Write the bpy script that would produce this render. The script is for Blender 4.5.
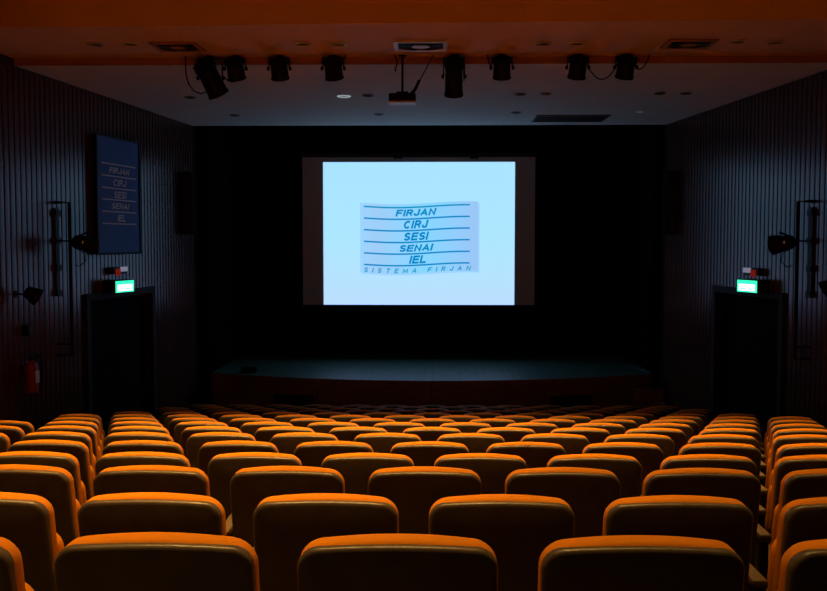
import bpy, bmesh, math, random
from mathutils import Vector, Matrix
random.seed(7)
for o in list(bpy.data.objects): bpy.data.objects.remove(o)
S = bpy.context.scene; C = S.collection
PI = math.pi

# ------------------------------------------------------------------ camera
ZC = 3.54
cam_d = bpy.data.cameras.new('camera'); cam = bpy.data.objects.new('camera', cam_d); C.objects.link(cam)
cam_d.sensor_width = 36.0; cam_d.lens = 36.0 * 960 / 827; cam_d.clip_start = 0.05; cam_d.clip_end = 100
cam.location = (0, 0, ZC)
cam.rotation_euler = (PI/2 - math.atan(54.5/960), 0, math.atan(19.5/960))
S.camera = cam
S.view_settings.view_transform = 'Standard'; S.view_settings.look = 'None'
S.view_settings.gamma = 1; S.view_settings.use_curve_mapping = False
S.view_settings.exposure = 0.0
w = bpy.data.worlds.new('world'); S.world = w; w.use_nodes = True
w.node_tree.nodes['Background'].inputs[0].default_value = (0, 0, 0, 1)
w.node_tree.nodes['Background'].inputs[1].default_value = 0.0
# house lights: recessed warm downlights in the ceiling over the seats (x, y, power W)
LAMP_COL = (1.0, 0.55, 0.14)
HOUSE = [(-2.6, -1.1, 600)]
for ly, base in ((2.6, 250), (4.2, 330), (5.8, 370), (7.4, 370), (9.0, 400)):
    for lx, fade in ((-3.6, .75), (-2.4, .95), (-1.2, 1.1), (0.0, 1.05), (1.2, .80), (2.4, .62), (3.6, .5)):
        if ly < 4.5 and lx > -.5: fade *= .28 if lx > 1 else .75        # dimmer lamps over the last rows on that side
        HOUSE.append((lx, ly, base*fade*1.55))
SCREEN_GAIN = 1.0

# ------------------------------------------------------------------ materials
MATS = {}
def mat(name, col, rough=0.6, metal=0.0, var=0.0, scale=8.0, bump=0.0, bscale=60.0, spec=0.5, coat=0.0, stretch=None):
    if name in MATS: return MATS[name]
    m = bpy.data.materials.new(name); m.use_nodes = True; MATS[name] = m
    nt = m.node_tree; b = nt.nodes['Principled BSDF']
    b.inputs['Base Color'].default_value = (*col, 1); b.inputs['Roughness'].default_value = rough
    b.inputs['Metallic'].default_value = metal; b.inputs['Specular IOR Level'].default_value = spec
    b.inputs['Coat Weight'].default_value = coat
    if var or bump:
        tc = nt.nodes.new('ShaderNodeTexCoord'); mp = nt.nodes.new('ShaderNodeMapping')
        nt.links.new(tc.outputs['Object'], mp.inputs[0])
        if stretch: mp.inputs['Scale'].default_value = stretch
    if var:
        n = nt.nodes.new('ShaderNodeTexNoise'); n.inputs['Scale'].default_value = scale; n.inputs['Detail'].default_value = 4
        nt.links.new(mp.outputs[0], n.inputs['Vector'])
        r = nt.nodes.new('ShaderNodeValToRGB')
        r.color_ramp.elements[0].position = 0.3; r.color_ramp.elements[1].position = 0.7
        r.color_ramp.elements[0].color = (*[c*(1-var) for c in col], 1)
        r.color_ramp.elements[1].color = (*[min(1, c*(1+var)) for c in col], 1)
        nt.links.new(n.outputs[0], r.inputs[0]); nt.links.new(r.outputs[0], b.inputs['Base Color'])
    if bump:
        n2 = nt.nodes.new('ShaderNodeTexNoise'); n2.inputs['Scale'].default_value = bscale; n2.inputs['Detail'].default_value = 3
        nt.links.new(mp.outputs[0], n2.inputs['Vector'])
        bp = nt.nodes.new('ShaderNodeBump'); bp.inputs['Strength'].default_value = bump; bp.inputs['Distance'].default_value = 0.004
        nt.links.new(n2.outputs[0], bp.inputs['Height']); nt.links.new(bp.outputs[0], b.inputs['Normal'])
    return m
def emis(name, col, strength=1.0):
    if name in MATS: return MATS[name]
    m = bpy.data.materials.new(name); m.use_nodes = True; MATS[name] = m
    nt = m.node_tree; nt.nodes.clear()
    e = nt.nodes.new('ShaderNodeEmission'); o = nt.nodes.new('ShaderNodeOutputMaterial')
    e.inputs[0].default_value = (*col, 1); e.inputs[1].default_value = strength
    nt.links.new(e.outputs[0], o.inputs[0]); return m
def emis_ramp(name, axis, stops, lo, hi, strength):
    """emission whose colour runs along an object axis (the picture thrown on the screen)"""
    m = bpy.data.materials.new(name); m.use_nodes = True; MATS[name] = m
    nt = m.node_tree; nt.nodes.clear()
    tc = nt.nodes.new('ShaderNodeTexCoord'); sp = nt.nodes.new('ShaderNodeSeparateXYZ'); mr = nt.nodes.new('ShaderNodeMapRange')
    mr.inputs[1].default_value = lo; mr.inputs[2].default_value = hi
    r = nt.nodes.new('ShaderNodeValToRGB'); e = nt.nodes.new('ShaderNodeEmission'); o = nt.nodes.new('ShaderNodeOutputMaterial')
    nt.links.new(tc.outputs['Object'], sp.inputs[0]); nt.links.new(sp.outputs[axis], mr.inputs[0]); nt.links.new(mr.outputs[0], r.inputs[0])
    cr = r.color_ramp
    while len(cr.elements) < len(stops): cr.elements.new(0.5)
    for el, (p, c) in zip(cr.elements, stops): el.position = p; el.color = (*c, 1)
    nt.links.new(r.outputs[0], e.inputs[0]); e.inputs[1].default_value = strength
    nt.links.new(e.outputs[0], o.inputs[0]); return m

M_UPH = mat('orange_upholstery', (0.60, 0.200, 0.011), 0.7, var=0.10, scale=5, bump=0.15, bscale=240, spec=0.03)
M_SHELL = mat('taupe_shell', (0.085, 0.064, 0.048), 0.36, var=0.18, scale=14, bump=0.08, bscale=160)
M_ARM = mat('tan_armrest', (0.10, 0.065, 0.034), 0.55, var=0.15, scale=12)
M_STEEL = mat('black_steel', (0.02, 0.02, 0.022), 0.45, 0.6)
M_CARPET = mat('dark_carpet', (0.05, 0.028, 0.02), 0.95, var=0.3, scale=40, bump=0.4, bscale=200, spec=0.1)
M_CEIL = mat('ceiling_paint', (0.74, 0.66, 0.60), 0.85, var=0.04, scale=2, spec=0.2)
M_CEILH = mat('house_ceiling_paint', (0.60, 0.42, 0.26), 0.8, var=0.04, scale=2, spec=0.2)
M_FASCIA = mat('fascia_paint', (0.75, 0.36, 0.08), 0.7, var=0.04, scale=2, spec=0.2)
M_STEP = mat('step_paint', (0.42, 0.22, 0.12), 0.8, spec=0.2)
M_WALL = mat('wall_backing', (0.05, 0.026, 0.02), 0.8, var=0.2, scale=4)
M_SLAT = mat('walnut_slat', (0.080, 0.036, 0.026), 0.24, var=0.25, scale=5, stretch=(6, 6, 0.7), spec=0.19)
M_SLAT.node_tree.nodes['Principled BSDF'].inputs['Specular Tint'].default_value = (1.0, 0.70, 0.90, 1)
M_BACKWALL = mat('plain_brown_wall', (0.16, 0.11, 0.08), 0.85, var=0.1)
M_BLACK = mat('black_cloth', (0.006, 0.006, 0.007), 0.95, var=0.3, scale=20, spec=0.05)
M_DARK = mat('black_plastic', (0.005, 0.005, 0.006), 0.6, var=0.1, spec=0.2)
M_DOOR = mat('black_door', (0.006, 0.005, 0.005), 0.9, var=0.2, scale=6, spec=0.05)
M_FRAME = mat('dark_door_frame', (0.03, 0.017, 0.014), 0.7, var=0.2, scale=9, spec=0.15)
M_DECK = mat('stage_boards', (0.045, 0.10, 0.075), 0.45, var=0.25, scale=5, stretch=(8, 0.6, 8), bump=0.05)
M_STAGEF = mat('stage_front_wood', (0.30, 0.11, 0.06), 0.55, var=0.2, scale=5, stretch=(0.6, 3, 6))
M_WHITE = mat('white_enamel', (0.75, 0.75, 0.74), 0.5, var=0.03)
M_GREY = mat('grey_metal', (0.22, 0.22, 0.23), 0.45, 0.4, var=0.1)
M_GRILL = mat('dark_grille', (0.02, 0.018, 0.018), 0.7, var=0.1)
M_RED = mat('red_enamel', (0.30, 0.016, 0.010), 0.4, var=0.08)
M_FABRIC = mat('screen_fabric', (0.62, 0.58, 0.55), 0.9, var=0.03, spec=0.1)
M_SFRAME = mat('screen_frame', (0.02, 0.015, 0.014), 0.7, var=0.1)
M_BANNER = mat('blue_banner_cloth', (0.06, 0.19, 0.58), 0.8, var=0.08, scale=10)
M_BTEXT = mat('white_print', (0.88, 0.90, 0.95), 0.8, var=0.03)
M_GLASS = mat('lamp_glass', (0.25, 0.24, 0.22), 0.1, var=0.05)
M_AMBER = mat('amber_reflector', (0.75, 0.33, 0.06), 0.2, 0.8, var=0.05)

# ------------------------------------------------------------------ mesh helpers
def obj(name, bm, m, parent=None, smooth=False, kind=None):
    me = bpy.data.meshes.new(name); bm.normal_update()
    bmesh.ops.recalc_face_normals(bm, faces=bm.faces)
    if smooth:
        for f in bm.faces: f.smooth = True
        for e in bm.edges:
            if len(e.link_faces) == 2 and e.calc_face_angle(0) > 0.7: e.smooth = False
    bm.to_mesh(me); bm.free(); me.materials.append(m)
    o = bpy.data.objects.new(name, me); C.objects.link(o)
    if parent: o.parent = parent
    if kind: o['kind'] = kind
    return o
def empty(name, loc=(0,0,0), rot=(0,0,0)):
    o = bpy.data.objects.new(name, None); C.objects.link(o); o.location = loc; o.rotation_euler = rot
    o.empty_display_size = 0.1; return o
def tag(o, label, cat, group=None):
    o['label'] = label; o['category'] = cat
    if group: o['group'] = group
    return o
def box(bm, lo, hi, bevel=0.0, M=None):
    vs = [bm.verts.new(Vector((x, y, z))) for x in (lo[0], hi[0]) for y in (lo[1], hi[1]) for z in (lo[2], hi[2])]
    fs = [bm.faces.new([vs[i] for i in q]) for q in ((0,1,3,2),(4,6,7,5),(0,4,5,1),(2,3,7,6),(0,2,6,4),(1,5,7,3))]
    allv = vs
    if bevel:
        es = list({e for f in fs for e in f.edges})
        r = bmesh.ops.bevel(bm, geom=es, offset=bevel, segments=2, affect='EDGES', profile=0.5)
        allv = list({v for f in r['faces'] for v in f.verts} | {v for v in vs if v.is_valid})
    if M is not None:
        for v in allv: v.co = M @ v.co
    return bm
def lathe(bm, prof, n=20, M=None, cap=True):
    rings = []
    for r, z in prof:
        ring = []
        for i in range(n):
            a = 2*PI*i/n; p = Vector((r*math.cos(a), r*math.sin(a), z))
            ring.append(bm.verts.new(M @ p if M is not None else p))
        rings.append(ring)
    for a, b in zip(rings, rings[1:]):
        for i in range(n): bm.faces.new((a[i], a[(i+1) % n], b[(i+1) % n], b[i]))
    if cap: bm.faces.new(rings[0]); bm.faces.new(rings[-1])
    return bm
def tube(bm, pts, r, n=8):
    pts = [Vector(p) for p in pts]; rings = []
    for i, p in enumerate(pts):
        t = (pts[min(i+1, len(pts)-1)] - pts[max(i-1, 0)]).normalized()
        q = t.to_track_quat('Z', 'Y').to_matrix()
        rings.append([bm.verts.new(p + q @ Vector((r*math.cos(2*PI*k/n), r*math.sin(2*PI*k/n), 0))) for k in range(n)])
    for a, b in zip(rings, rings[1:]):
        # match twist
        k0 = min(range(n), key=lambda k: (b[k].co - a[0].co).length)
        b2 = b[k0:] + b[:k0]
        b[:] = b2
        for i in range(n): bm.faces.new((a[i], a[(i+1) % n], b[(i+1) % n], b[i]))
    bm.faces.new(rings[0]); bm.faces.new(rings[-1]); return bm
def B(): return bmesh.new()
def prism(bm, poly, z0, z1):
    a = [bm.verts.new((x, y, z0)) for x, y in poly]; b = [bm.verts.new((x, y, z1)) for x, y in poly]
    n = len(poly); bm.faces.new(a[::-1]); bm.faces.new(b)
    for i in range(n): bm.faces.new((a[i], a[(i+1) % n], b[(i+1) % n], b[i]))
    return bm
def axis_M(loc, direction):
    return Matrix.Translation(loc) @ Vector(direction).normalized().to_track_quat('Z', 'Y').to_matrix().to_4x4()

# ------------------------------------------------------------------ the room
Y_BACK, Y_PROS = -2.6, 17.6
def XL(y): return -4.39 - 0.104*(17.6 - y)
def XR(y): return 4.21 + 0.112*(17.6 - y)
ROWS = 15
def row_y(k): return 2.398 + 0.9275*(k-1)
ROW_ADJ = {1: -.007, 2: -.014, 4: -.009, 5: -.004}
def row_floor(k): return 2.800 - 0.1359*(k-1) - 0.88 + ROW_ADJ.get(k, 0)
Z_LOW = row_floor(15)
# stepped floor
bm = B()
edges_y = [Y_BACK] + [row_y(k) - 0.22 for k in range(1, ROWS+1)] + [row_y(15) + 0.75]
heights = [row_floor(1) + 0.136] + [row_floor(k) for k in range(1, ROWS+1)]
for i, h in enumerate(heights):
    y0, y1 = edges_y[i], edges_y[i+1]
    prism(bm, [(XL(y0)+.002, y0), (XR(y0)-.002, y0), (XR(y1)-.002, y1), (XL(y1)+.002, y1)], -0.3, h)
y0 = edges_y[-1]
prism(bm, [(XL(y0), y0), (XR(y0), y0), (XR(Y_PROS), Y_PROS), (5.0, Y_PROS), (5.0, 21.2), (-5.2, 21.2), (-5.2, Y_PROS), (XL(Y_PROS), Y_PROS)], -0.3, Z_LOW)
obj('floor', bm, M_CARPET, kind='structure')

Z2, Z3, ZH = 5.72, 5.64, 6.56
YF_L, YF_R = 9.88, 9.62
Y_STEP = 11.55
# house ceiling over the seats, middle strip, far ceiling
def ceil_piece(name, ya_l, ya_r, yb, z, thick, m):
    bm = B(); prism(bm, [(XL(ya_l), ya_l), (XR(ya_r), ya_r), (XR(yb), yb), (XL(yb), yb)], z, z + thick)
    return obj(name, bm, m, kind='structure')
bm = B(); prism(bm, [(XL(Y_BACK), Y_BACK), (XR(Y_BACK), Y_BACK), (XR(YF_R), YF_R), (XL(YF_L), YF_L)], ZH, ZH+0.15)
obj('ceiling', bm, M_CEILH, kind='structure')
bm = B(); prism(bm, [(XL(YF_L)+.0, YF_L), (XR(YF_R), YF_R), (XR(Y_STEP), Y_STEP), (XL(Y_STEP), Y_STEP)], Z2, ZH+0.15)
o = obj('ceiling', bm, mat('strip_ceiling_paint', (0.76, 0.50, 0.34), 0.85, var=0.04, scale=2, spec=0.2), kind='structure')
bm = B(); prism(bm, [(XL(YF_L), YF_L-0.02), (XR(YF_R), YF_R-0.02), (XR(YF_R), YF_R-.002), (XL(YF_L), YF_L-.002)], Z2-0.004, ZH)
obj('trim_1', bm, M_FASCIA, kind='structure')
ceil_piece('ceiling', Y_STEP, Y_STEP, Y_PROS, Z3, 0.9, M_CEIL)
bm = B(); prism(bm, [(XL(Y_STEP), Y_STEP-0.02), (XR(Y_STEP), Y_STEP-0.02), (XR(Y_STEP), Y_STEP-.002), (XL(Y_STEP), Y_STEP-.002)], Z3-0.004, Z2+0.004)
obj('trim_2', bm, M_STEP, kind='structure')
# side walls in their own frames: local x runs along the wall towards the stage, local y into the room
def side_wall(name, fx, sgn, d0, d1, ztop_door):
    p0 = Vector((fx(Y_BACK), Y_BACK, 0)); p1 = Vector((fx(Y_PROS), Y_PROS, 0))
    L = (p1-p0).length; ang = math.atan2(p1.y-p0.y, p1.x-p0.x)
    def u(y): return (y - Y_BACK)/(Y_PROS - Y_BACK)*L
    u0, u1 = u(d0), u(d1)
    s = sgn                  # local y sign pointing into the room
    T = 0.25
    def lb(bm, a, b, y0, y1, z0, z1):
        box(bm, (a, min(y0, y1), z0), (b, max(y0, y1), z1))
    bm = B()
    lb(bm, 0, u0, -s*T, -s*.03, -0.3, ZH+.15); lb(bm, u1, L, -s*T, -s*.03, -0.3, ZH+.15)
    lb(bm, u0, u1, -s*T, -s*.03, ztop_door, ZH+.15)
    wall = obj(name, bm, M_WALL, kind='structure'); wall.location = p0; wall.rotation_euler = (0, 0, ang)
    # slats: shared meshes
    pitch, wd = 0.125, 0.122
    def slat_mesh(z0, z1):
        bm = B(); n_ = 8
        arc = [(wd*i_/n_, s*(-.015 + .030*(.93 + .07*math.sin(PI*i_/n_)**.6 if 0 < i_ < n_ else 0))) for i_ in range(n_+1)]
        a_ = [bm.verts.new((p_[0], p_[1], z0)) for p_ in arc]; b_ = [bm.verts.new((p_[0], p_[1], z1)) for p_ in arc]
        for i_ in range(n_): bm.faces.new((a_[i_], a_[i_+1], b_[i_+1], b_[i_]))
        bm.faces.new((a_[0], b_[0], b_[-1], a_[-1])); bm.faces.new(a_); bm.faces.new(b_)
        o = obj('slat', bm, M_SLAT, smooth=True); C.objects.unlink(o); return o
    full = slat_mesh(-0.28, Z3-0.01); short = slat_mesh(ztop_door+0.1, Z3-0.01); tall = slat_mesh(-.28, ZH-.01)
    n = int(L/pitch)
    for i in range(n):
        a = L - (i+1)*pitch
        if a < 3.2: continue
        yy = Y_BACK + a/L*(Y_PROS-Y_BACK)
        src = full
        if a + wd > u0 - 0.13 and a < u1 + 0.13: src = short
        elif yy < 9.4: src = tall
        elif yy < Y_STEP: src = full
        c = src.copy(); C.objects.link(c); c.parent = wall; c.location = (a, -s*0.0149, 0)
    # recessed double door with frame
    dn = 1 if sgn < 0 else 2
    bm = B()
    for a, b in ((u0-.12, u0), (u1, u1+.12)): lb(bm, a, b, -s*.20, s*.03, -0.28, ztop_door+.1)
    lb(bm, u0, u1, -s*.20, s*.03, ztop_door, ztop_door+.1)
    door = empty(f'door_{dn}', p0, (0, 0, ang)); door['kind'] = 'structure'
    obj('door_frame', bm, M_FRAME, door)
    um = (u0+u1)/2
    for a, b, hs in ((u0+.004, um-.004, 1), (um+.004, u1-.004, -1)):
        bm = B(); lb(bm, a, b, -s*.17, -s*.12, Z_LOW+.01, ztop_door-.006)
        leaf = obj('door_leaf', bm, M_DOOR, door)
        bm = B(); hx = b-.10 if hs > 0 else a+.10
        tube(bm, [(hx, -s*.12, 1.05), (hx, -s*.07, 1.05), (hx, -s*.07, 1.55), (hx, -s*.12, 1.55)], .014)
        obj('door_handle', bm, M_STEEL, leaf, True)
    bm = B(); lb(bm, u0-.12, u1+.12, -s*.30, -s*.205, -0.28, ztop_door+.12)
    obj('door_backing', bm, M_BLACK, door)
    return wall
side_wall('wall_left', XL, -1, 13.36, 15.55, 2.70)
side_wall('wall_right', XR, 1, 13.10, 15.22, 2.74)
# back wall behind the camera with the projection booth window
bm = B(); box(bm, (-6.6, Y_BACK-.2, 1.5), (6.6, Y_BACK, ZH+.15)); obj('wall_back', bm, M_BACKWALL, kind='structure')
# stage house
bm = B(); box(bm, (-5.4, 21.0, -.3), (5.2, 21.2, 7.0)); obj('wall_front', bm, M_BLACK, kind='structure')
bm = B(); box(bm, (-5.4, Y_PROS+.0, -.3), (-5.2, 21.0, 7.0)); obj('wall_stage_left', bm, M_BLACK, kind='structure')
bm = B(); box(bm, (5.0, Y_PROS+.0, -.3), (5.2, 21.0, 7.0)); obj('wall_stage_right', bm, M_BLACK, kind='structure')
bm = B(); box(bm, (-5.4, Y_PROS, 6.6), (5.2, 21.0, 6.75)); obj('ceiling', bm, M_BLACK, kind='structure')
bm = B(); box(bm, (-5.4, Y_PROS+.002, -.3), (-4.39, Y_PROS+.2, 6.6)); obj('trim_3', bm, M_BLACK, kind='structure')
bm = B(); box(bm, (4.21, Y_PROS+.002, -.3), (5.2, Y_PROS+.2, 6.6)); obj('trim_4', bm, M_BLACK, kind='structure')

# ------------------------------------------------------------------ stage
stage = empty('stage', (0, 17.6, Z_LOW)); tag(stage, 'low wooden stage with a bowed front edge below the screen', 'stage')
ZS = 1.10
def front(x):    # bowed front edge
    return 16.70 + 1.02*(abs(x+.05)/4.2)**2
def loc(bm):     # world -> stage local
    for v in bm.verts: v.co -= Vector((0, 17.6, Z_LOW))
    return bm
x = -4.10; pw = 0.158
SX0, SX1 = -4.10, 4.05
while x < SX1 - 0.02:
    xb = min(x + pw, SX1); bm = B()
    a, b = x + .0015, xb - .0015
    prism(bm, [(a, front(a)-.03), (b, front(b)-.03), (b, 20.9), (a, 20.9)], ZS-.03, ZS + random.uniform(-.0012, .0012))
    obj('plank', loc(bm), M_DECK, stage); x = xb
# bowed front: facing panels
npan = 12
for i in range(npan):
    bm = B(); pts = []
    for j in range(5):
        t = SX0 + (SX1-SX0)*(i + j/4)/npan
        if j == 0: t += .004
        if j == 4: t -= .004
        pts.append(t)
    prism(bm, [(t, front(t)) for t in pts] + [(t, front(t)+.03) for t in reversed(pts)], Z_LOW+.002, ZS-.032)
    obj('front_panel', loc(bm), M_STAGEF, stage)
bm = B(); ts = [SX0 + (SX1-SX0)*j/40 for j in range(41)]
prism(bm, [(t, front(t)-.045) for t in ts] + [(t, front(t)-.031) for t in reversed(ts)], ZS-.09, ZS+.003)
obj('nosing', loc(bm), M_STAGEF, stage)
for sx in (SX0, SX1):
    bm = B(); box(bm, (sx-.015, front(sx)+.04, Z_LOW+.002), (sx+.015, 20.9, ZS-.034)); obj('side_panel', loc(bm), M_STAGEF, stage)
for x0, x1 in ((-2.88, -2.12), (2.10, 2.86)):
    bm = B(); n = 6
    tt = [x0 + (x1-x0)*j/n for j in range(n+1)]
    prism(bm, [(t, front(t)-.012) for t in tt] + [(t, front(t)-.001) for t in reversed(tt)], .57, .79)
    g = obj('vent_grille', loc(bm), M_GRILL, stage)
    for q in range(5):
        bm = B(); z = .60 + q*.038
        prism(bm, [(t, front(t)-.024) for t in tt] + [(t, front(t)-.012) for t in reversed(tt)], z, z+.014)
        obj('louvre', loc(bm), M_GRILL, g)
# steps up to the stage at its right end
st = empty('stage_steps', (3.9, 17.0, Z_LOW)); tag(st, 'dark wooden steps at the stage end beneath the plain slatted wall', 'steps')
for q in range(4):
    bm = B(); y1 = 17.52; y0 = y1 - 0.26*(4-q)
    box(bm, (3.62-3.9, y0-17.0, .002 + q*.21), (4.16-3.9, y1-17.0, .002+(q+1)*.21), .008)
    obj('step', bm, M_STAGEF, st)
bm = B(); e0, e1 = Vector((3.80, 18.70, 0)), Vector((4.03, 17.86, 0)); nn = Vector((.025, .007, 0))
prism(bm, [tuple((e0-nn)[:2]), tuple((e1-nn)[:2]), tuple((e1+nn)[:2]), tuple((e0+nn)[:2])], ZS+.002, ZS+.014); obj('edge_strip', loc(bm), M_GREY, stage)
# floor monitor on the stage edge
fm = empty('floor_monitor', (-3.42, 17.72, ZS+.002)); tag(fm, 'small black wedge monitor lying on the stage edge', 'speaker')
bm = B(); prism(bm, [(-.14, -.1), (.14, -.1), (.14, .1), (-.14, .1)], 0, .10)
for v in bm.verts:
    if v.co.z > .05 and v.co.y > 0: v.co.y = .0
obj('cabinet', bm, M_DARK, fm)
bm = B(); box(bm, (-.12, .055, .015), (.12, .062, .08), M=Matrix.Translation((0, .0, 0))@Matrix.Shear('XZ', 4, (0, 0))); 
for v in bm.verts: v.co.y = v.co.y + .045 - v.co.z*1.0
obj('grille', bm, M_GRILL, fm)

# black drapes
def drape(name, x0, x1, y, z0, z1, label, along='x', amp=.06, wl=.28):
    bm = B(); n = max(8, int(abs(x1-x0)/wl*10)); lo_, hi_ = [], []
    for i in range(n+1):
        t = x0 + (x1-x0)*i/n; d = amp*math.sin(2*PI*t/wl)*(1+.25*math.sin(t*3.1)); 
        p = (t, y+d) if along == 'x' else (y+d, t)
        lo_.append(p); hi_.append(p)
    off = Vector((0, .012)) if along == 'x' else Vector((.012, 0))
    poly = lo_ + [(p[0]+off[0], p[1]+off[1]) for p in reversed(lo_)]
    cx, cy = sum(p[0] for p in poly)/len(poly), sum(p[1] for p in poly)/len(poly)
    N = len(lo_)
    rows = []
    for z in (z0, z1):
        rows.append(([bm.verts.new((p[0]-cx, p[1]-cy, z-z0)) for p in lo_], [bm.verts.new((p[0]+off[0]-cx, p[1]+off[1]-cy, z-z0)) for p in lo_]))
    for s in (0, 1):
        for i in range(N-1): bm.faces.new((rows[0][s][i], rows[0][s][i+1], rows[1][s][i+1], rows[1][s][i]))
    for r in rows:
        for i in range(N-1): bm.faces.new((r[0][i], r[0][i+1], r[1][i+1], r[1][i]))
    for i in (0, N-1): bm.faces.new((rows[0][0][i], rows[1][0][i], rows[1][1][i], rows[0][1][i]))
    o = obj(name, bm, M_BLACK, smooth=True); o.location = (cx, cy, z0); tag(o, label, 'curtain'); return o
drape('stage_curtain', -5.0, 4.85, 20.4, ZS+.012, 6.55, 'black pleated backdrop curtain hanging behind the projection screen')
drape('side_curtain', 18.15, 20.1, -4.2, Z_LOW+1.1, 6.55, 'black side drape on the stage beside the blue banner wall', 'y')
drape('side_curtain', 18.15, 20.1, 4.18, Z_LOW+1.1, 6.55, 'black side drape on the stage beside the plain slatted wall', 'y')

# ------------------------------------------------------------------ projection screen
SY = 19.8
def arc_pts(cx, cy, rx, ry, a0, a1, n=7):
    return [(cx + rx*math.cos(math.radians(a0+(a1-a0)*i/n)), cy + ry*math.sin(math.radians(a0+(a1-a0)*i/n))) for i in range(n+1)]
GLYPH = {'I': (.0, [[(0, 0), (0, 1)]]), 'L': (.55, [[(0, 1), (0, 0), (.55, 0)]]),
 'E': (.6, [[(.6, 1), (0, 1), (0, 0), (.6, 0)], [(0, .52), (.54, .52)]]), 'F': (.58, [[(.58, 1), (0, 1), (0, 0)], [(0, .5), (.5, .5)]]),
 'T': (.66, [[(0, 1), (.66, 1)], [(.33, 1), (.33, 0)]]), 'A': (.72, [[(0, 0), (.36, 1), (.72, 0)], [(.15, .3), (.57, .3)]]),
 'N': (.62, [[(0, 0), (0, 1), (.62, 0), (.62, 1)]]), 'M': (.84, [[(0, 0), (0, 1), (.42, .15), (.84, 1), (.84, 0)]]),
 'R': (.62, [[(0, 0), (0, 1), (.36, 1)] + arc_pts(.36, .75, .24, .25, 90, -90) + [(0, .5)], [(.36, .5), (.62, 0)]]),
 'J': (.48, [[(.48, 1), (.48, .25)] + arc_pts(.24, .25, .24, .25, 0, -180)]),
 'C': (.66, [arc_pts(.34, .5, .34, .5, 48, 312, 14)]),
 'S': (.58, [arc_pts(.29, .75, .28, .25, 20, 250, 10) + arc_pts(.29, .25, .29, .25, 80, -160, 10)])}
def text_mesh(s, shear=0.0, t=.2, gap=.24):
    """block lettering built from flat strokes of width t on a cap height of 1"""
    bm = B(); x = 0.0
    def P(q, x0): z = t/2 + q[1]*(1-t); return Vector((x0 + t/2 + q[0] + shear*z, z, 0))
    for ch in s:
        if ch == ' ': x += .45 + gap; continue
        w_, strokes = GLYPH[ch]
        for st_ in strokes:
            pts = [P(q, x) for i, q in enumerate(st_) if i == 0 or math.dist(q, st_[i-1]) > .01]; L_, R_ = [], []
            for i, p in enumerate(pts):
                d0 = (p - pts[i-1]).normalized() if i else None
                d1 = (pts[i+1] - p).normalized() if i < len(pts)-1 else None
                d = (d0 or d1) if not (d0 and d1) else (d0 + d1)
                if d.length < .3: d = d1
                d = d.normalized(); nn = Vector((-d.y, d.x, 0)); ref = d1 or d0
                k_ = t/2/max(.5, abs(nn.dot(Vector((-ref.y, ref.x, 0)))))
                q = p.copy()
                if i == 0: q -= d*t/2*(1 if abs(d.y) > .95 or abs(d.x) > .95 else .3)*.98
                if i == len(pts)-1: q += d*t/2*(1 if abs(d.y) > .95 or abs(d.x) > .95 else .3)*.98
                L_.append(bm.verts.new(q + nn*k_)); R_.append(bm.verts.new(q - nn*k_))
            for i in range(len(pts)-1): bm.faces.new((L_[i], L_[i+1], R_[i+1], R_[i]))
        x += w_ + t + gap
    return bm
def fit_text(bm, x0, x1, z0, z1, y, wave=None):
    xs = [v.co.x for v in bm.verts]; ys = [v.co.y for v in bm.verts]
    a, b, c, d = min(xs), max(xs), min(ys), max(ys)
    for v in bm.verts:
        X = x0 + (v.co.x-a)/(b-a)*(x1-x0); Z = z0 + (v.co.y-c)/(d-c)*(z1-z0)
        if wave: Z += wave(X)
        v.co = Vector((X, y, Z))
    return bm
scr = empty('projection_screen', (-.29, SY, 2.22))
tag(scr, 'large hanging projection screen showing a pale blue logo slide', 'screen')
def sl(bm):
    for v in bm.verts: v.co -= Vector((-.29, SY, 2.22))
    return bm
bm = B(); box(bm, (-2.69, SY, 2.22), (2.09, SY+.02, 5.26)); obj('screen_fabric', sl(bm), M_FABRIC, scr)
bm = B(); box(bm, (-2.74, SY-.03, 5.255), (2.14, SY+.07, 5.34), .01); cas = obj('roller_case', sl(bm), M_SFRAME, scr)
bm = B(); box(bm, (-2.71, SY-.012, 2.165), (2.11, SY+.03, 2.222), .008); obj('bottom_bar', sl(bm), M_SFRAME, scr)
for hx in (-.72, .84):
    bm = B(); box(bm, (hx-.09, SY-.08, 5.215), (hx+.09, SY-.025, 5.29), .012)
    tube(bm, [(hx, SY+.0, 5.3), (hx, SY, 6.55)], .008)
    obj('hanger', sl(bm), M_SFRAME, scr)
G = SCREEN_GAIN
M_PIC = emis_ramp('picture_glow', 2, [(0, (.50*G, .74*G, 1.3*G)), (.45, (.42*G, .80*G, 1.3*G)), (1, (.40*G, .78*G, 1.25*G))], 0, 2.9, 1.0)
bm = B(); box(bm, (-2.26, SY-.004, 2.225), (1.675, SY-.001, 5.155)); pic = obj('picture', sl(bm), M_PIC, scr)
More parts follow.
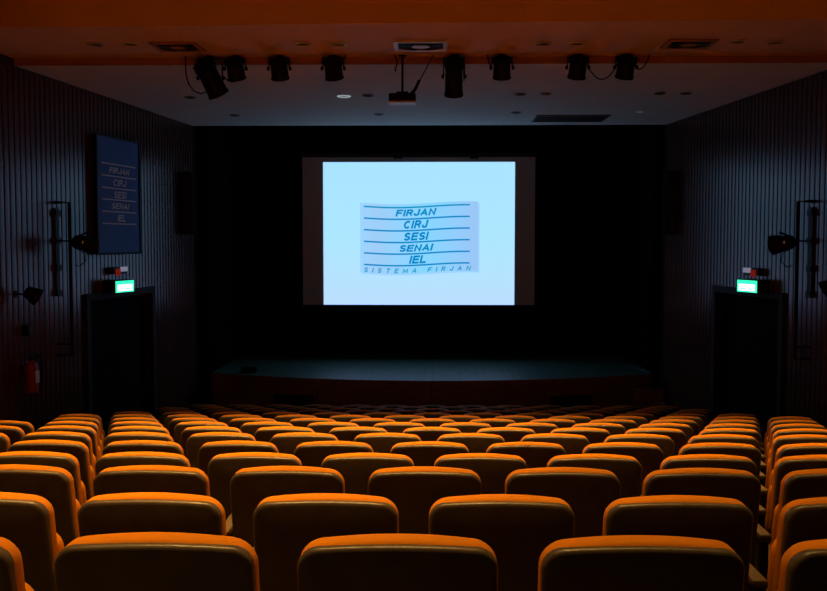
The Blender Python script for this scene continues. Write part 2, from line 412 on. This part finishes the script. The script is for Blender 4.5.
# waved logo card with stripes and lettering
PX = 3.935/192.0                                   # metres for one picture unit
LX0, LX1 = -1.50, .92
def wave(X):
    u = (X-LX0)/(LX1-LX0); return -.030*math.sin(2*PI*(u-.02)/1.18) - .0
def ribbon(x0, x1, z0, z1, y, m, name, n=40):
    bm = B(); vs = []
    for i in range(n+1):
        X = x0 + (x1-x0)*i/n; d = wave(X)
        vs.append([bm.verts.new((X, yy, z+d)) for yy, z in ((y, z0), (y, z1), (y+.0006, z1), (y+.0006, z0))])
    for a, b in zip(vs, vs[1:]):
        for k in range(4): bm.faces.new((a[k], a[(k+1) % 4], b[(k+1) % 4], b[k]))
    bm.faces.new(vs[0]); bm.faces.new(vs[-1])
    return obj(name, sl(bm), m, pic)
M_SH = emis('card_shadow_tone', (.33*G, .66*G, 1.0*G)); 
M_CARD = emis_ramp('logo_card_tone', 0, [(0, (.34*G, .66*G, 1.0*G)), (.15, (.35*G, .62*G, .94*G)), (.35, (.29*G, .66*G, 1.0*G)), (.55, (.24*G, .68*G, 1.0*G)), (.8, (.29*G, .62*G, .98*G)), (1, (.33*G, .56*G, .92*G))], LX0+.29, LX1+.29, 1.0)
ribbon(LX0+.03, LX1+.035, 2.865, 4.30, SY-.0056, M_SH, 'card_shadow')
ribbon(LX0, LX1, 2.90, 4.325, SY-.0068, M_CARD, 'logo_card')
M_BLUE = emis('logo_blue', (.0, .25*G, .60*G)); M_TEAL = emis('logo_teal', (.0, .30*G, .58*G))
def zpx(y): return 2.225 + (305 - y)*(5.155-2.225)/143.0
def xpx(x): return -2.26 + (x - 323.3)*3.935/191.5
for i in range(6):
    zc_ = zpx(206.0 + i*11.65)
    ribbon(xpx(364), xpx(470), zc_-.016, zc_+.016, SY-.0080, M_BLUE if i else M_TEAL, 'stripe')
WORDS = [('FIRJAN', 395.5, 437, 206.5), ('CIRJ', 404, 429, 218.3), ('SESI', 404, 429.5, 230.3), ('SENAI', 399.5, 434, 242), ('IEL', 409, 426, 253.6)]
for s, xa, xb, yt in WORDS:
    bm = text_mesh(s, .27, .245, .12)
    obj('lettering', sl(fit_text(bm, xpx(xa), xpx(xb), zpx(yt+9.2), zpx(yt+.6), SY-.0082, wave)), M_BLUE, pic)
bm = text_mesh('SISTEMA FIRJAN', .27, .2, .95)
obj('lettering', sl(fit_text(bm, xpx(364), xpx(471.5), zpx(272.3), zpx(266.6), SY-.0082, wave)), M_TEAL, pic)

# ------------------------------------------------------------------ theatre seats
def outline(a, z0, z1, rt, rb, inset, bulge=.0, n=7):
    """rounded rectangle in x-z, half width a, with arched top"""
    a -= inset; z0 += inset; z1 -= inset; rt = max(rt-inset, .006); rb = max(rb-inset, .006)
    pts = []
    for cx, cz, r, a0 in ((a-rt, z1-rt-bulge, rt, 0), (-(a-rt), z1-rt-bulge, rt, PI/2), (-(a-rb), z0+rb, rb, PI), (a-rb, z0+rb, rb, 3*PI/2)):
        for i in range(n):
            t = a0 + PI/2*i/(n-1); pts.append([cx + r*math.cos(t), cz + r*math.sin(t)])
        if a0 == 0:
            for i in range(1, 8):
                q = i/8; pts.append([(a-rt)*(1-2*q), z1-bulge])
    for p in pts:
        if p[1] > (z0+z1)/2:
            q = (p[1]-(z0+z1)/2)/((z1-z0)/2)
            p[1] += bulge*(1-(p[0]/a)**2)*q
    return pts
LEAN = math.tan(math.radians(11))
def loft(layers, a, z0, z1, rt, rb, bulge, curve, lean=LEAN, cap=(True, True)):
    bm = B(); rings = []
    for y, ins in layers:
        rings.append([bm.verts.new((x, y + curve*x*x - (z-.45)*lean, z)) for x, z in outline(a, z0, z1, rt, rb, ins, bulge)])
    for r1, r2 in zip(rings, rings[1:]):
        n = len(r1)
        for i in range(n): bm.faces.new((r1[i], r1[(i+1) % n], r2[(i+1) % n], r2[i]))
    for flag, r, (y, ins), s in ((cap[0], rings[0], layers[0], -1), (cap[1], rings[-1], layers[-1], 1)):
        if not flag: continue
        # centre fan keeps the curvature smooth
        c = sum((v.co for v in r), Vector())/len(r); c.y = y - (c.z-.45)*lean
        cv = bm.verts.new(c)
        for i in range(len(r)): bm.faces.new((r[i], r[(i+1) % len(r)], cv))
    return bm
seat_src = []
def src(name, bm, m, smooth=True):
    o = obj(name, bm, m, smooth=smooth); C.objects.unlink(o); seat_src.append(o); return o
CUSH = src('back_cushion', loft([(-.030, .020), (-.026, .010), (-.016, .003), (-.002, 0), (.026, 0), (.042, .006), (.053, .018), (.060, .045), (.064, .10)], .256, .40, .88, .060, .05, .027, .10), M_UPH)
SHELL = src('back_shell', loft([(-.010, .003), (-.030, .001), (-.037, .002), (-.042, .0045), (-.046, .009), (-.048, .018), (-.0485, .12)], .2565, .33, .867, .056, .06, .014, .10), M_SHELL)
SEATC = src('seat_cushion', loft([(.085, .08), (.09, .03), (.098, .010), (.11, .001), (.145, .0), (.162, .008), (.17, .03)], .232, .36, .71, .08, .05, .012, .1), M_UPH)
SEATS = src('seat_shell', loft([(.168, .02), (.18, .012), (.192, .016), (.198, .04), (.199, .10)], .227, .37, .70, .08, .05, .01, .1), M_SHELL)
def arm_bm():
    bm = B(); box(bm, (-.028, -.02, .525), (.028, .33, .56), .010); return bm
def arm_sup():
    bm = B(); box(bm, (-.020, .0, .03), (.020, .07, .526), .006); box(bm, (-.018, .07, .34), (.018, .29, .526), .006); return bm
ARM = src('armrest', arm_bm(), M_ARM); SUP = src('arm_support', arm_sup(), M_STEEL)
bm = B(); box(bm, (-.04, -.05, .001), (.04, .22, .02), .006); box(bm, (-.022, .01, .02), (.022, .06, .10), .005); FOOT = src('foot', bm, M_STEEL)
bm = B(); box(bm, (-.25, .02, .35), (.25, .075, .385), .006); BEAM = src('seat_beam', bm, M_STEEL)
def put(s, parent, x=0.0):
    c = s.copy(); C.objects.link(c); c.parent = parent; c.location = (x, 0, 0); return c
ORD = ['front', 'second', 'third', 'fourth', 'fifth', 'sixth', 'seventh', 'eighth', 'ninth', 'tenth', 'eleventh', 'twelfth', 'thirteenth', 'fourteenth', 'fifteenth']
XC = {1: -.090, 2: -.068, 3: -.036, 4: -.048, 5: -.020, 6: -.026}
PITCH = .62
nchairs = 0
for k in range(1, ROWS+1):
    n = 13 if k % 2 else 14
    if k in (12, 14): n = 12
    xc = XC.get(k, -.005)
    word = ORD[ROWS-k]
    for i in range(n):
        x = xc + (i - (n-1)/2)*PITCH
        t = empty('theatre_seat', (x, row_y(k) + .085, row_floor(k)))
        t.rotation_euler = (0, 0, random.uniform(-.012, .012))
        lab = f'orange upholstered tip-up theatre seat inside the {word} row from the stage'; grp = f'seats inside the {word} row from the stage'
        if i == 0: lab = f'orange theatre seat ending the {word} row from the stage on the blue banner side'; grp = None
        if i == n-1: lab = f'orange theatre seat ending the {word} row from the stage opposite the banner'; grp = None
        tag(t, lab, 'seat', grp)
        for s in (CUSH, SHELL, SEATC, SEATS, BEAM): put(s, t)
        put(ARM, t, -PITCH/2); put(SUP, t, -PITCH/2); put(FOOT, t, -PITCH/2)
        if i == n-1: put(ARM, t, PITCH/2); put(SUP, t, PITCH/2); put(FOOT, t, PITCH/2)
        nchairs += 1

# ------------------------------------------------------------------ house downlights (light the seats)
for i, (x, y, p) in enumerate(HOUSE):
    t = empty('house_downlight', (x, y, ZH)); tag(t, 'round warm downlight recessed in the ceiling above the seats', 'light', 'warm downlights above the seats')
    bm = B(); lathe(bm, [(.11, -.001), (.13, -.001), (.13, -.012), (.105, -.02), (.10, -.004)], 24, cap=False); obj('trim_ring', bm, M_WHITE, t, True)
    bm = B(); lathe(bm, [(.10, -.002), (.10, -.006)], 24); obj('lens', bm, emis('warm_lens', LAMP_COL, 3.0), t)
    ld = bpy.data.lights.new('downlight', 'SPOT'); ld.energy = p; ld.color = LAMP_COL; ld.spot_size = math.radians(110 if y < 0 else (54 if y < 8.5 else 64)); ld.spot_blend = 1.0; ld.shadow_soft_size = .09
    lo = bpy.data.objects.new('bulb', ld); C.objects.link(lo); lo.parent = t; lo.location = (0, 0, -.03)

# ------------------------------------------------------------------ ceiling fixtures
def downlight(x, y, z, label, group=None, r=.10, m=M_GRILL, ring=M_WHITE):
    t = empty('recessed_downlight', (x, y, z)); tag(t, label, 'light', group)
    bm = B(); lathe(bm, [(r*.78, -.002), (r, -.002), (r, -.010), (r*.8, -.018), (r*.76, -.006)], 24, cap=False); obj('trim_ring', bm, ring, t, True)
    bm = B(); lathe(bm, [(r*.77, -.001), (r*.77, -.005)], 24); obj('lens', bm, m, t)
    return t
for x, y in ((-3.74, 10.7), (-3.35, 10.7), (-1.44, 10.72), (1.21, 10.76), (1.58, 10.76), (3.33, 10.7), (3.75, 10.74)):
    downlight(x, y, Z2, 'unlit recessed downlight in the ceiling strip behind the hanging spotlights', 'downlights in the strip behind the spotlights', ring=M_CEIL)
downlight(-1.06, 10.76, Z2, 'recessed downlight with pale rim above a short spotlight', ring=M_WHITE)
for x, y in ((-.94, 13.96), (1.24, 13.9), (1.60, 13.85), (3.22, 13.85), (3.59, 13.86), (-3.31, 16.1), (-.90, 16.03), (1.35, 15.83), (-3.55, 14.1)):
    downlight(x, y, Z3, 'dark recessed downlight in the pale ceiling before the stage', 'downlights in the ceiling before the stage', r=.085, ring=M_GREY)
downlight(-1.294, 14.04, Z3, 'recessed downlight with a bright white ring beside the projector', r=.10, ring=emis('ring_reflection', (.6, .7, .78), .45))  # screen's reflection on the ring is put in as a faint emission
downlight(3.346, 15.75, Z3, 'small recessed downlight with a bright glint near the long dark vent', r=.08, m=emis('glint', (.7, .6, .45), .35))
def diffuser(x, y, sx, sy, label, cone, bright):
    t = empty('ceiling_diffuser', (x, y, Z2)); tag(t, label, 'vent')
    for a, b in (((-sx/2, -sy/2), (sx/2, -sy/2+.05)), ((-sx/2, sy/2-.05), (sx/2, sy/2)), ((-sx/2, -sy/2+.05), (-sx/2+.05, sy/2-.05)), ((sx/2-.05, -sy/2+.05), (sx/2, sy/2-.05))):
        bm = B(); box(bm, (a[0], a[1], -.022), (b[0], b[1], -.001), .003); obj('frame_side', bm, bright, t)
    bm = B(); box(bm, (-sx/2+.05, -sy/2+.05, -.004), (sx/2-.05, sy/2-.05, -.001)); obj('backing', bm, M_GRILL, t)
    for i, r in enumerate((.40, .30, .20)):
        bm = B(); R = r*sx
        lathe(bm, [(R, -.006), (R+.02, -.020), (R+.012, -.022), (R-.01, -.008)], 28, M=Matrix.Diagonal((1, sy/sx, 1, 1)), cap=False); obj('cone_ring', bm, cone, t, True)
    bm = B(); lathe(bm, [(.12*sx, -.006), (.17*sx, -.022), (.02, -.03)], 24, M=Matrix.Diagonal((1, sy/sx, 1, 1))); obj('centre_disc', bm, bright, t, True)
    return t
diffuser(-.14, 10.84, .60, .50, 'square white air diffuser with round vanes above the projector', M_GRILL, M_WHITE)
diffuser(-2.86, 10.84, .52, .48, 'dark square air diffuser above the long tilted spotlight', M_GRILL, M_STEP)
diffuser(2.82, 10.8, .54, .46, 'dark square air diffuser beyond the pair of cabled spotlights', M_GRILL, M_STEP)
t = empty('ceiling_vent', (2.34, 16.62, Z3)); tag(t, 'long dark slotted vent in the pale ceiling before the stage', 'vent')
bm = B(); box(bm, (-.6, -.40, -.006), (.6, .40, -.001)); obj('backing', bm, M_GRILL, t)
for q in range(9):
    bm = B(); box(bm, (-.59, -.38+q*.09, -.02), (.59, -.35+q*.09, -.006)); obj('slat', bm, M_GRILL, t)
for a, b in (((-.62, -.42), (.62, -.40)), ((-.62, .40), (.62, .42)), ((-.62, -.40), (-.60, .40)), ((.60, -.40), (.62, .40))):
    bm = B(); box(bm, (a[0], a[1], -.02), (b[0], b[1], -.001)); obj('frame_side', bm, M_GREY, t)

# ------------------------------------------------------------------ hanging spotlights
def spot(x, y, ztop, label, length, r, direction, group=None, name='stage_spotlight', drop=.14, cable=None, r2=None):
    t = empty(name, (x, y, ztop)); tag(t, label, 'spotlight', group)
    d = Vector(direction).normalized(); c = Vector((0, 0, -drop)); r2 = r2 or r*.8
    M = axis_M(c - d*length*.5, d)
    bm = B(); lathe(bm, [(r*.45, -.012), (r*.8, 0), (r2, .02), (r2*1.04, length*.28), (r, length*.32), (r*1.05, length*.9), (r*1.12, length*.92), (r*1.12, length), (r*.95, length)], 20, M); obj('housing', bm, M_DARK, t, True)
    bm = B(); lathe(bm, [(r*.92, length+.001), (r*.6, length+.012), (r*.1, length+.016)], 20, M); obj('lens', bm, M_GLASS, t, True)
    bm = B()
    for q in range(3): lathe(bm, [(r2*1.05, length*(.06+.07*q)), (r2*1.14, length*(.07+.07*q)), (r2*1.05, length*(.09+.07*q))], 20, M)
    obj('cooling_fin', bm, M_DARK, t, True)
    w = r*1.22; bm = B()
    tube(bm, [(-w, 0, -drop), (-w, 0, -.035), (w, 0, -.035), (w, 0, -drop)], .010, 6); obj('yoke', bm, M_DARK, t, True)
    for s in (-1, 1):
        bm = B(); lathe(bm, [(.022, 0), (.026, .008), (.022, .03)], 10, axis_M(Vector((s*(w-.005), 0, -drop)), (s, 0, 0))); obj('knob', bm, M_DARK, t, True)
    bm = B(); lathe(bm, [(.016, -.04), (.016, -.01), (.05, -.008), (.05, -.001)], 12); obj('clamp', bm, M_DARK, t, True)
    if cable:
        bm = B(); tube(bm, cable, .008, 6); obj('power_cable', bm, M_DARK, t, True)
    return t
def sag(a, b, s, n=14):
    a, b = Vector(a), Vector(b); return [a.lerp(b, i/n) + Vector((0, 0, -s*4*(i/n)*(1-i/n))) for i in range(n+1)]
YS = 11.42
spot(-2.63, YS, Z2, 'long black spotlight tilted sideways under the ceiling strip', .44, .115, (.42, .35, -.95), drop=.26, r2=.125,
     cable=[(-.29, 0, -.001), (-.295, 0, -.10), (-.29, 0, -.22), (-.26, 0, -.33), (-.20, 0, -.41), (-.12, .02, -.44), (-.04, .05, -.40), (.02, .08, -.34)])
spot(-2.335, YS, Z2, 'short black spotlight right beside the long tilted one', .25, .098, (.06, .40, -.85), drop=.15, r2=.108, cable=sag((.10, .03, -.15), (-.14, .03, -.24), .10))
spot(-1.815, YS, Z2, 'short black spotlight hanging alone below the unlit downlight', .25, .098, (.03, .40, -.85), drop=.15, r2=.108)
spot(-1.178, YS, Z2, 'short black spotlight hanging above the bright ringed downlight', .25, .100, (.08, .40, -.85), drop=.15, r2=.11, cable=sag((.09, .0, -.14), (.16, -.02, -.002), -.02))
spot(.243, YS, Z2, 'long straight black spotlight pointing down near the projector', .46, .100, (.0, .42, -.9), drop=.25, r2=.108, cable=sag((.11, 0, -.15), (.12, .02, -.30), -.03))
spot(.806, YS, Z2, 'short black spotlight next to the long straight one', .25, .098, (.02, .40, -.85), drop=.15, r2=.108, cable=sag((-.11, 0, -.16), (-.17, 0, -.001), .04))
spot(1.693, YS, Z2, 'short black spotlight of a cabled pair, nearer the long straight one', .25, .098, (-.05, .40, -.85), drop=.15, r2=.108, cable=sag((.12, .02, -.13), (.47, .02, -.10), .17))
spot(2.252, YS, Z2, 'short black spotlight of a cabled pair, nearer the slatted wall', .25, .098, (-.05, .40, -.85), drop=.15, r2=.108, cable=sag((.11, .02, -.12), (.28, .02, -.001), .10))

# projector
t = empty('ceiling_projector', (-.362, YS, Z2)); tag(t, 'small black projector hanging on a thin pole from the ceiling', 'projector')
bm = B(); lathe(bm, [(.05, -.001), (.05, -.012), (.014, -.02), (.014, -.43)], 12); obj('pole', bm, M_DARK, t, True)
bm = B(); box(bm, (-.158, -.12, -.545), (.158, .14, -.455), .012); body = obj('body', bm, M_DARK, t)
bm = B(); box(bm, (-.157, -.119, -.566), (.157, .139, -.546), .004); obj('base_plate', bm, M_WHITE, body)
bm = B(); lathe(bm, [(.035, 0), (.035, .03), (.028, .034)], 16, axis_M(Vector((.06, .141, -.50)), (0, 1, 0))); obj('lens', bm, M_GLASS, body, True)
bm = B(); box(bm, (-.07, -.07, -.456), (.07, .07, -.43), .006); obj('bracket', bm, M_DARK, t)
bm = B(); tube(bm, [(.36, 0, -.002), (.30, 0, -.12), (.20, 0, -.30)], .007, 6); tube(bm, [(.20, 0, -.29), (.15, 0, -.40), (.10, 0, -.452)], .020, 8); obj('signal_cable', bm, M_DARK, t, True)
bm = B(); tube(bm, [(-.09, 0, -.002), (-.06, 0, -.08), (-.085, 0, -.17), (-.08, 0, -.19)], .010, 6); obj('cable_tail', bm, M_DARK, t, True)

# ------------------------------------------------------------------ wall things
def wall_frame(fx, sgn, y):
    """matrix at the slat face: local x along the wall to the stage, local y into the room"""
    dx = fx(17.6) - fx(0); ang = math.atan2(17.6, dx)
    return (fx(y), y), ang
def wall_obj(name, fx, sgn, y, z):
    (x, yy), ang = wall_frame(fx, sgn, y)
    return empty(name, (x, yy, z), (0, 0, ang))
for fx, sgn, side in ((XL, -1, 'blue banner'), (XR, 1, 'plain slatted')):
    s = sgn       # local +y*s into the room
    yp = 12.45 if sgn < 0 else 12.28
    t = wall_obj('lighting_pipe', fx, sgn, yp, 2.04); tag(t, f'tall black pipe frame standing off the {side} wall', 'pipe')
    bm = B(); tube(bm, [(0, s*.0, 2.0), (0, s*.20, 2.0), (0, s*.20, .0), (0, s*.0, .0)], .024, 8); obj('pipe', bm, M_DARK, t, True)
    bm = B(); box(bm, (-.05, min(0, s*.03), .78), (.05, max(0, s*.03), 1.93), .004); obj('wall_rail', bm, M_GRILL, t)
    for zz in (.82, 1.15, 1.5, 1.86):
        bm = B(); box(bm, (-.065, min(s*.031, s*.05), zz-.04), (.065, max(s*.031, s*.05), zz+.04), .004); obj('rail_bracket', bm, M_DARK, t)
    for zz in (.15, 1.5):
        bm = B(); tube(bm, [(0, s*.0, zz), (0, s*.18, zz)], .012, 6); obj('standoff', bm, M_DARK, t, True)
    # spotlight on the pipe
    (wx, wy), ang = wall_frame(fx, sgn, yp)
    c, sn = math.cos(ang), math.sin(ang)
    def loc2(u, v): return (wx + u*c - v*s*sn, wy + u*sn + v*s*c)
    px, py = loc2(.02, .27)
    t = empty('wall_spotlight', (px, py, 3.54)); t.rotation_euler = (0, 0, ang - PI/2)
    tag(t, f'black spotlight with flared hood clamped to the pipe on the {side} wall', 'spotlight')
    k = -sgn
    d = Vector((k*.55, .80, -.16)).normalized(); cc = Vector((k*.09, .04, -.03)); M = axis_M(cc - d*.13, d)
    bm = B(); lathe(bm, [(.03, -.01), (.08, .0), (.092, .03), (.096, .12), (.112, .16), (.128, .27), (.118, .27), (.098, .17)], 20, M, cap=False); lathe(bm, [(.03, -.0101), (.005, -.012)], 20, M); obj('housing', bm, M_DARK, t, True)
    bm = B(); lathe(bm, [(.097, .165), (.07, .175), (.01, .18)], 20, M); obj('lens', bm, M_GLASS, t, True)
    bm = B(); lathe(bm, [(.026, 0), (.020, .008), (.004, .010)], 14, axis_M(cc + d*.0 + Vector((k*.02, -.108, .015)), (k*.2, -1, .1))); obj('lamp_window', bm, emis('amber_glow', (.75, .30, .07), .12), t, True)
    bm = B(); tube(bm, [(-k*.07, 0, .02), (-k*.02, 0, .02), (k*.03, -.02, .06), (k*.13, .06, .11)], .014, 6); obj('yoke', bm, M_DARK, t, True)
    bm = B(); tube(bm, [(k*.02, 0, -.10), (k*.10, .02, -.16), (k*.12, .02, -.26), (k*.05, .0, -.33), (-k*.02, 0, -.31)], .007, 6); obj('power_cable', bm, M_DARK, t, True)
    # smaller lamp nearer the back of the hall
    yl = 11.45; (wx, wy), ang = wall_frame(fx, sgn, yl); c, sn = math.cos(ang), math.sin(ang)
    t = empty('wall_lamp', (wx, wy, 2.90 if sgn < 0 else 3.0)); t.rotation_euler = (0, 0, ang - PI/2)
    tag(t, f'small black cone lamp on a wall arm on the {side} wall', 'lamp')
    bm = B(); tube(bm, [(0, 0, .0), (k*.10, 0, 0), (k*.16, .02, .01)], .012, 6); obj('arm', bm, M_DARK, t, True)
    bm = B(); lathe(bm, [(.045, 0), (.045, .014)], 12, axis_M(Vector((0, 0, 0)), (k, 0, 0))); obj('wall_plate', bm, M_DARK, t, True)
    d = Vector((k*.55, .5, -.45)).normalized(); M = axis_M(Vector((k*.20, .02, .0)) - d*.08, d)
    bm = B(); lathe(bm, [(.03, -.01), (.07, .01), (.11, .16), (.10, .16), (.06, .03)], 18, M, cap=False); lathe(bm, [(.03, -.0101), (.004, -.014)], 18, M); obj('shade', bm, M_DARK, t, True)
    bm = B(); lathe(bm, [(.09, .12), (.05, .135), (.01, .14)], 18, M); obj('lens', bm, M_GLASS, t, True)
    # exit sign over the door
    if sgn < 0: P0, P1, zs = Vector((-4.59, 13.76, 0)), Vector((-4.46, 14.22, 0)), 2.875
    else: P0, P1, zs = Vector((4.49, 13.36, 0)), Vector((4.345, 13.80, 0)), 2.905
    e = (P1-P0); L = e.length; ang2 = math.atan2(e.y, e.x)
    t = empty('exit_sign', (P0.x, P0.y, zs-.095)); t.rotation_euler = (0, 0, ang2)
    tag(t, f'lit green exit sign box above the dark door on the {side} wall', 'sign')
    bm = B(); box(bm, (0, min(0, -s*.20), 0), (L, max(0, -s*.20), .19), .008); obj('housing', bm, M_DARK, t)
    bm = B(); box(bm, (.012, min(s*.001, s*.006), .012), (L-.012, max(s*.001, s*.006), .178)); 
    pan = obj('sign_panel', bm, emis('exit_green', (.03, .9, .42), 1.6), t)
    bm = B(); box(bm, (.05, min(s*.0065, s*.009), .03), (L-.05, max(s*.0065, s*.009), .125), .0)
    obj('pale_band', bm, emis('exit_pale', (.62, 1.0, .84), 2.2), pan)
    for q in range(2):
        bm = B(); box(bm, (.09+q*.17, min(s*.0095, s*.011), .055), (.19+q*.17, max(s*.0095, s*.011), .068)); obj('green_mark', bm, emis('exit_green', (.03, .9, .42), 1.6), pan)
    # emergency lamp above it
    off = .10
    ye = 14.18 if sgn < 0 else 13.80
    (wx, wy), ang = wall_frame(fx, sgn, ye)
    t = empty('emergency_lamp', (wx, wy, 3.10)); t.rotation_euler = (0, 0, ang)
    tag(t, f'small red-fronted emergency lamp above the exit sign on the {side} wall', 'lamp')
    bm = B(); box(bm, (-.20, min(0, s*.09), -.05), (.24, max(0, s*.09), .05), .006); obj('case', bm, M_GRILL, t)
    bm = B(); box(bm, (.02, min(s*.091, s*.11), -.015), (.25, max(s*.091, s*.11), .055), .004); obj('lamp_panel', bm, emis('standby_lamp', (.62, .62, .85), .28), t)
    bm = B(); box(bm, (-.14, min(s*.091, s*.105), -.07), (.01, max(s*.091, s*.105), .03), .004); obj('red_indicator', bm, emis('standby_red', (.6, .035, .02), .22), t)
    # loudspeaker by the stage opening
    ysq = 17.05; (wx, wy), ang = wall_frame(fx, sgn, ysq)
    t = empty('wall_loudspeaker', (wx, wy, 3.66)); t.rotation_euler = (0, 0, ang)
    tag(t, f'tall black loudspeaker on the {side} wall beside the stage opening', 'speaker')
    bm = B(); box(bm, (-.15, min(s*.02, s*.2), 0), (.15, max(s*.02, s*.2), 1.1), .015); obj('cabinet', bm, M_BLACK, t)
    bm = B(); box(bm, (-.156, min(s*.04, s*.18), .03), (-.1505, max(s*.04, s*.18), 1.07)); obj('grille', bm, M_GRILL, t)
    bm = B(); box(bm, (-.05, min(0, s*.02), .45), (.05, max(0, s*.02), .65)); obj('bracket', bm, M_DARK, t)

# fire extinguisher, switch box
t = wall_obj('fire_extinguisher', XL, -1, 11.57, 1.69); tag(t, 'red fire extinguisher hanging on the wall below the small switch box', 'fire extinguisher')
M = Matrix.Translation((0, -.0, 0)); V = Vector((0, .0, 0))
Mx = Matrix.Translation((0, -.10, 0))
# local y of the left wall points away from the room when negative: room side is -y*sgn
s = 1
bm = B(); lathe(bm, [(.065, 0), (.078, .012), (.08, .05), (.08, .32), (.065, .365), (.03, .39)], 20, Matrix.Translation((0, -.11, 0))); obj('cylinder', bm, M_RED, t, True)
bm = B(); lathe(bm, [(.022, .39), (.022, .43), (.012, .44)], 12, Matrix.Translation((0, -.11, 0))); box(bm, (-.03, -.125, .43), (.10, -.095, .445)); box(bm, (-.03, -.125, .46), (.11, -.095, .472)); obj('valve', bm, M_DARK, t, True)
bm = B(); tube(bm, [(0, -.11, .42), (.10, -.16, .44), (.17, -.17, .36), (.16, -.16, .10), (.14, -.15, .02)], .012, 8); obj('hose', bm, M_DARK, t, True)
bm = B(); box(bm, (-.045, -.1925, .12), (.045, -.1895, .27)); obj('paper_label', bm, M_WHITE, t)
bm = B(); box(bm, (-.03, -.032, .2), (.03, .0, .34)); obj('wall_bracket', bm, M_STEEL, t)
t = wall_obj('switch_box', XL, -1, 11.65, 2.38); tag(t, 'small black box on the wall above the fire extinguisher', 'switch box')
bm = B(); box(bm, (-.07, -.08, 0), (.07, 0, .13), .006); obj('case', bm, M_DARK, t)
bm = B(); box(bm, (-.05, -.086, .02), (.05, -.0805, .11), .002); obj('cover_plate', bm, M_GRILL, t)

# blue banner on the left wall
P0, P1 = Vector((-4.74, 13.52, 3.37)), Vector((-4.545, 14.80, 3.37))
e = P1-P0; BW = e.length; BH = 1.66; ang = math.atan2(e.y, e.x)
t = empty('wall_banner', P0, (0, 0, ang)); tag(t, 'tall blue cloth banner with white lettering and stripes on the slatted wall', 'banner')
bm = B(); nx, nz = 24, 6
g1 = [[bm.verts.new((BW*i/nx, -.006*math.sin(i/nx*9), BH*j/nz)) for j in range(nz+1)] for i in range(nx+1)]
g2 = [[bm.verts.new((BW*i/nx, .004-.006*math.sin(i/nx*9), BH*j/nz)) for j in range(nz+1)] for i in range(nx+1)]
for g in (g1, g2):
    for i in range(nx):
        for j in range(nz): bm.faces.new((g[i][j], g[i+1][j], g[i+1][j+1], g[i][j+1]))
for i in range(nx):
    for j in (0, nz): bm.faces.new((g1[i][j], g1[i+1][j], g2[i+1][j], g2[i][j]))
for j in range(nz):
    for i in (0, nx): bm.faces.new((g1[i][j], g1[i][j+1], g2[i][j+1], g2[i][j]))
cloth = obj('cloth', bm, M_BANNER, t, True)
for xx, nm in ((-.02, 'side_batten'), (BW+.02, 'side_batten')):
    bm = B(); box(bm, (xx-.022, -.02, -.03), (xx+.022, .02, BH+.02), .004); obj(nm, bm, M_DARK, t)
for zz in (-.015, BH+.015):
    bm = B(); tube(bm, [(-.02, 0, zz), (BW+.02, 0, zz)], .014, 8); obj('rod', bm, M_DARK, t, True)
for zz in (.3, BH-.3):
    bm = B(); tube(bm, [(BW+.02, 0, zz), (BW+.02, .14, zz)], .012, 6); obj('wall_bracket', bm, M_DARK, t, True)
bz = lambda v: BH*(1 - v)
ly = [.225, .330, .435, .535, .640, .745]
for v in ly:
    bm = B(); box(bm, (.09*BW, -.0115, bz(v)-.009), (.91*BW, -.0085, bz(v)+.009)); obj('stripe', bm, M_BTEXT, cloth)
for (s_, a, b), v in zip((('FIRJAN', .26, .76), ('CIRJ', .36, .68), ('SESI', .37, .68), ('SENAI', .31, .74), ('IEL', .44, .64)), ly):
    bm = text_mesh(s_, .25, .21, .12)
    obj('lettering', fit_text(bm, a*BW, b*BW, bz(v+.086), bz(v+.022), -.0095), M_BTEXT, cloth)
print('chairs', nchairs, 'objects', len(bpy.data.objects))
